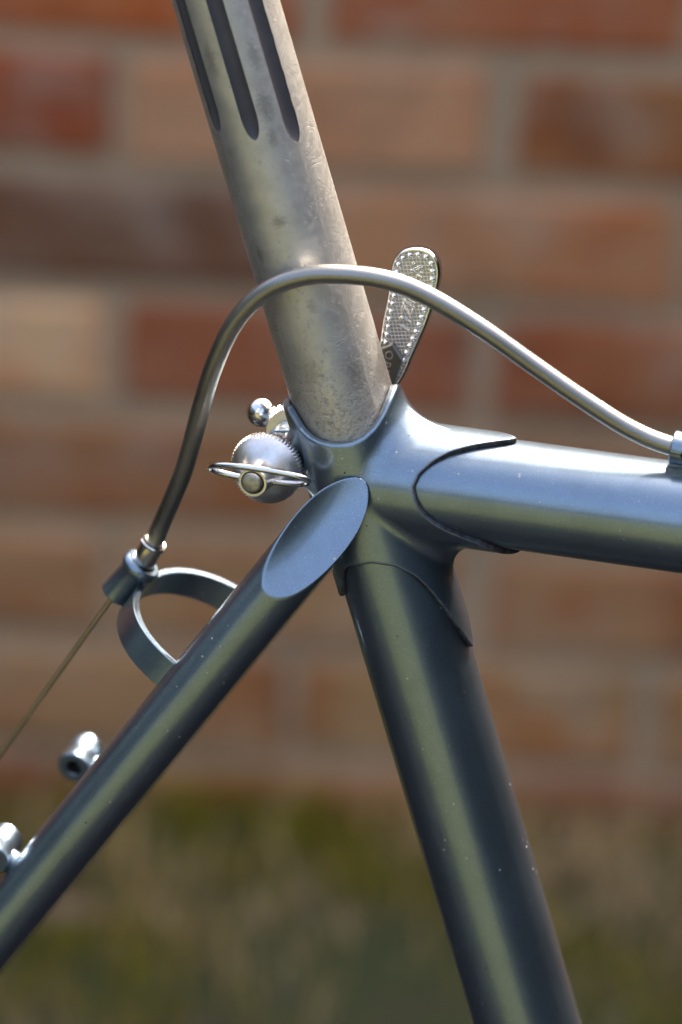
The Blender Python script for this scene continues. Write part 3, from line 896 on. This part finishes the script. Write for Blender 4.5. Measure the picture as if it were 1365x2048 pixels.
# ---- binder quick release: far lever
def build_lever():
    # serrated washer and cam housing on the far side
    o0 = BO + np.array([-0.3, 1.4, -10.8]); teeth = 54
    def knurl(k, th):
        on = {1: 0.3, 2: 1, 3: 1, 4: 0.3}.get(k, 0)
        return -on * 0.35 * (0.5 + 0.5 * np.sign(np.cos(teeth * th)))
    prof = [(2.4, 0.0), (7.3, -0.1), (7.75, -0.5), (7.75, -2.6), (7.2, -3.0), (6.6, -3.4), (6.4, -11.0), (5.6, -12.0), (0.05, -12.2)]
    V, F = lathe(prof, o0, NA, teeth * 6, knurl)
    F = flip(F)
    hub = mesh_from('quick_release_cam', V, F, M['zinc'], bike, sharp=32)
    bc = np.array([-33.5, 7.9, -14.5])
    pr = [(0.03, 4.1)] + [(4.1 * sin(a), 4.1 * cos(a)) for a in np.linspace(0.1, 2.3, 18)] + [(3.3, -3.0), (4.0, -3.5), (4.1, -5.0), (4.1, -10.0)]
    V, F = lathe(pr, bc, unit(bc - (o0 + np.array([0, 0, -5.5]))), 40)
    mesh_from('ball_cap', V, flip(F), M['chrome'], hub, sharp=45)
    # paddle outline (a, b) in mm
    px = np.array([(-4.4,24.0),(-2.9,29.7),(-2.1,36.8),(-1.0,43.8),(-0.5,50.8),(0.6,54.8),(2.9,56.9),(6.6,57.9),(10.3,57.2),(12.3,54.9),(13.0,51.8),(12.6,47.7),(10.8,39.8),(9.0,34.1),(6.5,27.5),(3.8,20.5),(-2.5,12.0),(-11.0,4.0),(-19.0,-3.5),(-25.5,-4.0),(-29.5,0.5),(-28.0,7.0),(-21.0,11.5),(-12.5,16.0),(-6.5,19.5)], float)
    # closed smooth outline
    P = np.vstack([px[-2:], px, px[:2]]); out = []
    for i in range(1, len(P) - 3 + 1):
        p0, p1, p2, p3 = P[i - 1], P[i], P[i + 1], P[(i + 2) if i + 2 < len(P) else i + 1]
        t = np.linspace(0, 1, 8, endpoint=False)[:, None]
        out.append(0.5 * (2 * p1 + (p2 - p0) * t + (2 * p0 - 5 * p1 + 4 * p2 - p3) * t ** 2 + (3 * p1 - p0 - 3 * p2 + p3) * t ** 3))
    Q = np.vstack(out)[8:8 + 8 * len(px)]
    s = np.r_[0, np.cumsum(np.linalg.norm(np.diff(np.vstack([Q, Q[:1]]), axis=0), axis=1))]
    QQ = np.vstack([Q, Q[:1]]); n_ = 220; u_ = np.linspace(0, s[-1], n_, endpoint=False)
    Q = np.stack([np.interp(u_, s, QQ[:, k]) for k in range(2)], 1)
    for _ in range(3): Q = 0.25 * np.roll(Q, 1, 0) + 0.5 * Q + 0.25 * np.roll(Q, -1, 0)
    T = np.roll(Q, -1, 0) - np.roll(Q, 1, 0); T /= np.linalg.norm(T, axis=1, keepdims=True)
    area = 0.5 * np.sum(Q[:, 0] * np.roll(Q[:, 1], -1) - np.roll(Q[:, 0], -1) * Q[:, 1])
    NIn = np.stack([-T[:, 1], T[:, 0]], 1) * (1 if area > 0 else -1)      # inward normals
    NF = -17.6                                  # n of the paddle's face
    rings = [(1.0, NF - 3.6), (0.3, NF - 3.4), (0.0, NF - 2.6), (0.0, NF - 0.9), (0.12, NF - 0.4), (0.45, NF), (0.8, NF), (1.05, NF - 0.35), (2.6, NF - 0.38)]
    ang = np.arctan2(57 - 3, 7 + 27)
    la = np.array([cos(radians(66)), sin(radians(66))]); lc = np.array([la[1], -la[0]])
    V, hat, uv = [], [], []
    for ins, nn_ in rings:
        q = Q + NIn * ins
        V.append(np.c_[q[:, 0], q[:, 1], np.full(n_, nn_)]); hat += [1.0 if ins >= 1.0 and nn_ > NF - 1 else 0.0] * n_; uv.append(np.c_[q @ lc, q @ la])
    # middle line closes the face
    qm = Q + NIn * 2.6
    V = np.concatenate(V); uv = np.concatenate(uv)
    F = [list(f) for f in grid_faces(len(rings), n_)]
    if area > 0: pass
    F += [list(range((len(rings) - 1) * n_, len(rings) * n_)), list(range(n_ - 1, -1, -1))]
    lever = mesh_from('quick_release_lever', V, F, M['lever'], bike, sharp=40, attrs={'hatch': hat}, uvs=uv)
    # bead border
    bp = Q + NIn * 1.85; bp = bp[bp[:, 1] > 26.0]
    # order along the outline, starting at the lower left
    sel = np.where((Q + NIn * 1.85)[:, 1] > 26.0)[0]
    # outline may wrap: roll to the largest gap
    gap = np.argmax(np.diff(np.r_[sel, sel[0] + n_])); sel = np.roll(sel, -(gap + 1))
    bp = (Q + NIn * 1.85)[sel]
    s = np.r_[0, np.cumsum(np.linalg.norm(np.diff(bp, axis=0), axis=1))]
    nb = int(s[-1] / 2.1); ub = np.linspace(0, s[-1], nb)
    bp = np.stack([np.interp(ub, s, bp[:, k]) for k in range(2)], 1)
    prof = [(0.82 * sin(a) if a > 0.01 else 0.01, 0.82 * cos(a)) for a in np.linspace(0, pi / 2, 7)]
    Vb, Fb = lathe(prof, (0, 0, 0), NA, 14); Fb = flip(Fb)
    bm = bpy.data.meshes.new('bead')
    L = np.stack([Vb[:, 0], -Vb[:, 2], Vb[:, 1]], 1) * 0.001
    bm.from_pydata(L.tolist(), [], Fb.tolist()); bm.update(); bm.polygons.foreach_set('use_smooth', np.ones(len(bm.polygons), bool)); bm.materials.append(M['chrome'])
    plq = np.array([(-3.2, 28.7), (1.3, 31.1), (4.3, 27.3), (2.1, 19.8), (-4.5, 14.0), (-7.5, 17.8)])
    for p in bp:
        o = bpy.data.objects.new('bead', bm); link(o, lever)
        o.location = to_local([p[0], p[1], NF - 0.42])[0]
    # raised plaque with the word on it
    c = plq.mean(0)
    ringsP = [(0.0, NF - 0.5), (0.0, NF + 0.15), (0.55, NF + 0.75), (0.8, NF + 0.75), (0.95, NF + 0.55)]
    V = []
    for ins, nn_ in ringsP:
        q = plq + (c - plq) / np.linalg.norm(c - plq, axis=1, keepdims=True) * ins * 1.25
        V.append(np.c_[q, np.full(6, nn_)])
    V = np.concatenate(V); F = [list(f) for f in grid_faces(5, 6)]
    F = [f[::-1] for f in F] + [list(range(29, 23, -1))]
    if True:
        # orientation check against +n
        a_, b__, c_ = V[F[-1][0]], V[F[-1][1]], V[F[-1][2]]
        if to_local(np.cross(b__ - a_, c_ - a_))[0][1] > 0: pass
    mesh_from('plaque', V, F, M['recess'], lever, sharp=20)
    # lettering: reads down the lever, heads of the letters to the right
    dn = -la; rt_ = unit2(lc)
    def letters(name, txt, start, size, nn_, ext, mat, spacing=1.0, tdir=dn, udir=rt_, thin=False):
        cu = bpy.data.curves.new(name, 'FONT'); cu.body = txt; cu.size = size; cu.extrude = 0.0
        cu.space_character = spacing
        if thin: cu.fill_mode = 'NONE'; cu.bevel_depth = 0.13; cu.bevel_resolution = 1
        else: cu.extrude = ext
        tmp = bpy.data.objects.new(name, cu); sc.collection.objects.link(tmp)
        bpy.context.view_layer.update()
        me = bpy.data.meshes.new_from_object(tmp.evaluated_get(bpy.context.evaluated_depsgraph_get()))
        bpy.data.objects.remove(tmp)
        co = np.empty(len(me.vertices) * 3, np.float32); me.vertices.foreach_get('co', co); co = co.reshape(-1, 3)
        P2 = np.asarray(start)[None] + co[:, :1] * tdir + co[:, 1:2] * udir
        Pn = np.c_[P2, nn_ + co[:, 2]]
        me.vertices.foreach_set('co', to_local(Pn).astype(np.float32).ravel()); me.update()
        me.name = name; me.materials.clear(); me.materials.append(mat)
        o = bpy.data.objects.new(name, me); return link(o, lever)
    letters('lettering', 'OPEN', (-0.3, 29.1), 3.1, NF + 0.74, 0.18, M['chrome'], 1.35, tdir=unit2((-0.17, -0.98)), udir=unit2((0.98, -0.17)))
    letters('lettering', 'SHIMIZU', (5.7, 54.3), 4.9, NF - 0.30, 0.05, M['chrome'], 1.0, tdir=unit2((-0.18, -0.98)), udir=unit2((0.9, -0.40)), thin=True)
    return lever
def unit2(v): v = np.asarray(v, float); return v / np.linalg.norm(v)
build_lever()

# ---- cable hanger arch between the stays
def build_hanger():
    # point on the stay axes where the arch springs
    sN = (np.array([-38.1, -57.0, 26.4]) - CAPC) @ SD
    PN = CAPC + SD * sN
    mid = PN * np.array([1, 1, 0]); half = PN[2] - 1.0
    d2 = unit(SD * np.array([1, 1, 0])); w = np.array([d2[1], -d2[0], 0.0])
    if w[0] > 0: w = -w                        # rearwards, up
    t = np.linspace(0, pi, 61)
    rise = 28.5
    c_ = np.cos(t); s_ = np.sin(t)
    n_off = half * np.sign(c_) * np.abs(c_) ** 0.95; w_off = rise * np.abs(s_) ** 0.82
    path = mid + np.outer(w_off, w) + np.outer(n_off, NA) 
    path = path + np.outer(np.abs(s_) * 3.0, d2)
    T = np.gradient(path, axis=0); T /= np.linalg.norm(T, axis=1, keepdims=True)
    bw = d2; nrm = np.cross(T, bw); nrm /= np.linalg.norm(nrm, axis=1, keepdims=True)
    hw, ht = 4.3, 1.0; ch = 0.22
    sect = [(-hw + ch, -ht), (hw - ch, -ht), (hw, -ht + ch), (hw, ht - ch), (hw - ch, ht), (-hw + ch, ht), (-hw, ht - ch), (-hw, -ht + ch)]
    V = np.stack([path + bw * x + nrm * y for x, y in sect], 1).reshape(-1, 3)
    F = grid_faces(len(t), 8)
    g = np.zeros((len(t), 8)); g[0:3] = 0.6; g[-3:] = 0.6
    arch = mesh_from('cable_hanger', V, F, M['paint'], bike, sharp=30, attrs={'grime': g.ravel()})
    crown = path[30]
    # barrel
    bt = np.array([-60.9, -34.2, 0.0]); bb = np.array([-69.2, -44.8, 0.0]); ad = unit(bt - bb); L = np.linalg.norm(bt - bb)
    prof = [(1.6, 0.0), (4.0, 0.0), (4.35, 0.35), (4.35, L - 3.6), (4.5, L - 3.2), (5.25, L - 2.7), (5.5, L - 1.7), (5.35, L - 0.6), (4.7, L), (3.5, L), (3.4, L - 3.0)]
    V, F = lathe(prof, bb, ad, 56)
    mesh_from('stop_barrel', V, F, M['paint'], arch, sharp=40, attrs={'grime': np.zeros(len(V))})
    return arch, bb, bt, ad
hanger, BB_, BT_, BAX = build_hanger()

# ---- brake cable: housing, ferrule, inner wire
def build_cable():
    f0 = BT_ - BAX * 1.5
    fd = unit(np.array([-57.0, -26.4, 0.3]) - BT_)
    prof = [(2.0, 0.0), (3.15, 0.0), (3.25, 0.3), (3.25, 7.2), (3.75, 7.6), (3.8, 8.1), (3.5, 8.45), (2.75, 8.3), (2.7, 6.0)]
    pts = [f0 + fd * 3, f0 + fd * 8.5]
    pts += HPTS
    Q, ss = spline(pts, 0.11)
    rf = lambda s, th: 2.5 + 0.011 * np.cos(2 * pi * s / 0.8 + th) 
    V, F = sweep(Q, 2.5, 28, rf, ss)
    hs = mesh_from('cable_housing', V, flip(F) if False else F, M['housing'], bike)
    V, F = lathe(prof, f0, fd, 48)
    mesh_from('ferrule', V, F, M['ferrule'], hs, sharp=40)
    # inner wire from the barrel down to the rear brake: seven twisted strands
    w0 = BT_; w1 = np.array([-102.0, -97.9, 0.0]); dd = unit(w1 - BB_)
    Q = np.vstack([BB_ + BAX * 5, BB_ + dd * 0.5, BB_ + dd * 210]); Q = np.stack([np.interp(np.linspace(0, 2, 1200), [0, 1, 2], Q[:, k]) for k in range(3)], 1)
    ss = np.r_[0, np.cumsum(np.linalg.norm(np.diff(Q, axis=0), axis=1))]
    V, F = sweep(Q, 0.7, 24, lambda s, th: 0.66 + 0.10 * np.abs(np.cos(3 * (th - 2 * pi * s / 9.0))), ss)
    mesh_from('brake_wire', V, F, M['wire'], bike)
HP = [(-56.0, -22.3, 1.0), (-52.0, -13.2, 4.0), (-47.9, -3.3, 7.0), (-44.4, 8.0, 10.0), (-41.1, 19.2, 13.0), (-37.4, 30.5, 15.5), (-31.6, 43.2, 17.5), (-23.5, 52.9, 18.5), (-13.6, 58.2, 18.5), (-2.5, 60.0, 18.0), (9.0, 59.3, 16.5), (19.2, 55.7, 14.5), (32.0, 48.5, 12.0), (44.8, 39.8, 9.0), (57.8, 31.3, 6.5), (70.8, 23.7, 4.0), (81.9, 20.0, 2.5), (100.0, 17.8, 1.5), (150, 17.2, 1), (250, 17.2, 1), (400, 17.2, 1)]
HPTS = [np.array(p, float) for p in HP]
build_cable()

# ---- cable guide brazed to the top tube
def build_guide():
    c = np.array([81.7, 19.8, 2.4]); d = unit([1.0, -0.12, -0.06])
    prof_o = [(2.9, 0.0), (3.9, 0.0), (4.35, 0.4), (4.35, 11.0), (3.9, 11.4), (2.9, 11.4), (2.9, 0.0)]
    x = unit(np.cross(d, np.array([0, 1.0, 0]))); y = np.cross(x, d)      # x about +n or -n, y up
    if x[2] < 0: x = -x
    # ring open on the near side for most of its length
    seg = 64; V = []
    g0, g1 = radians(-14), radians(20)
    prof = [(2.95, 0.0), (4.0, 0.0), (4.4, 0.4)] + [(4.4, z) for z in np.linspace(1, 11, 16)] + [(4.0, 11.4), (2.95, 11.4)] + [(2.95, z) for z in np.linspace(11, 0.4, 16)]
    th = np.linspace(g1, 2 * pi + g0, seg)
    for r, z in prof:
        t2 = th if z > 3.2 else np.linspace(0.03, 2 * pi - 0.03, seg)
        V.append(c + d * z + r * (np.cos(t2)[:, None] * x + np.sin(t2)[:, None] * y))
    V = np.concatenate(V); F = np.vstack([grid_faces(len(prof), seg, wrap=False)])
    n_ = len(prof); j = np.arange(seg - 1); F = np.vstack([F, np.stack([(n_ - 1) * seg + j, (n_ - 1) * seg + j + 1, j + 1, j], 1)])
    o = mesh_from('cable_guide', V, F, M['paint'], bike, sharp=35, attrs={'grime': np.zeros(len(V))})
    # foot
    pr = []
    L0, L1 = -0.6, 12.4
    V = []; rows = [(3.6, 12.9, 0.0), (3.5, 14.9, 0.0), (3.0, 15.3, 0.25), (2.6, 15.5, 0.5), (2.4, 17.2, 0.7)]
    for hw, b_, ins in rows:
        q = [(81.7 + L0 + ins, -hw), (81.7 + L1 - ins, -hw), (81.7 + L1 - ins, hw), (81.7 + L0 + ins, hw)]
        V += [(a, b_, n_ + 2.0) for a, n_ in q]
    F = [list(f) for f in grid_faces(5, 4)]
    mesh_from('guide_foot', np.array(V), F, M['paint'], o, sharp=30, attrs={'grime': np.repeat([0.3, 0.8, 0.8, 0.3, 0.0], 4)})
build_guide()
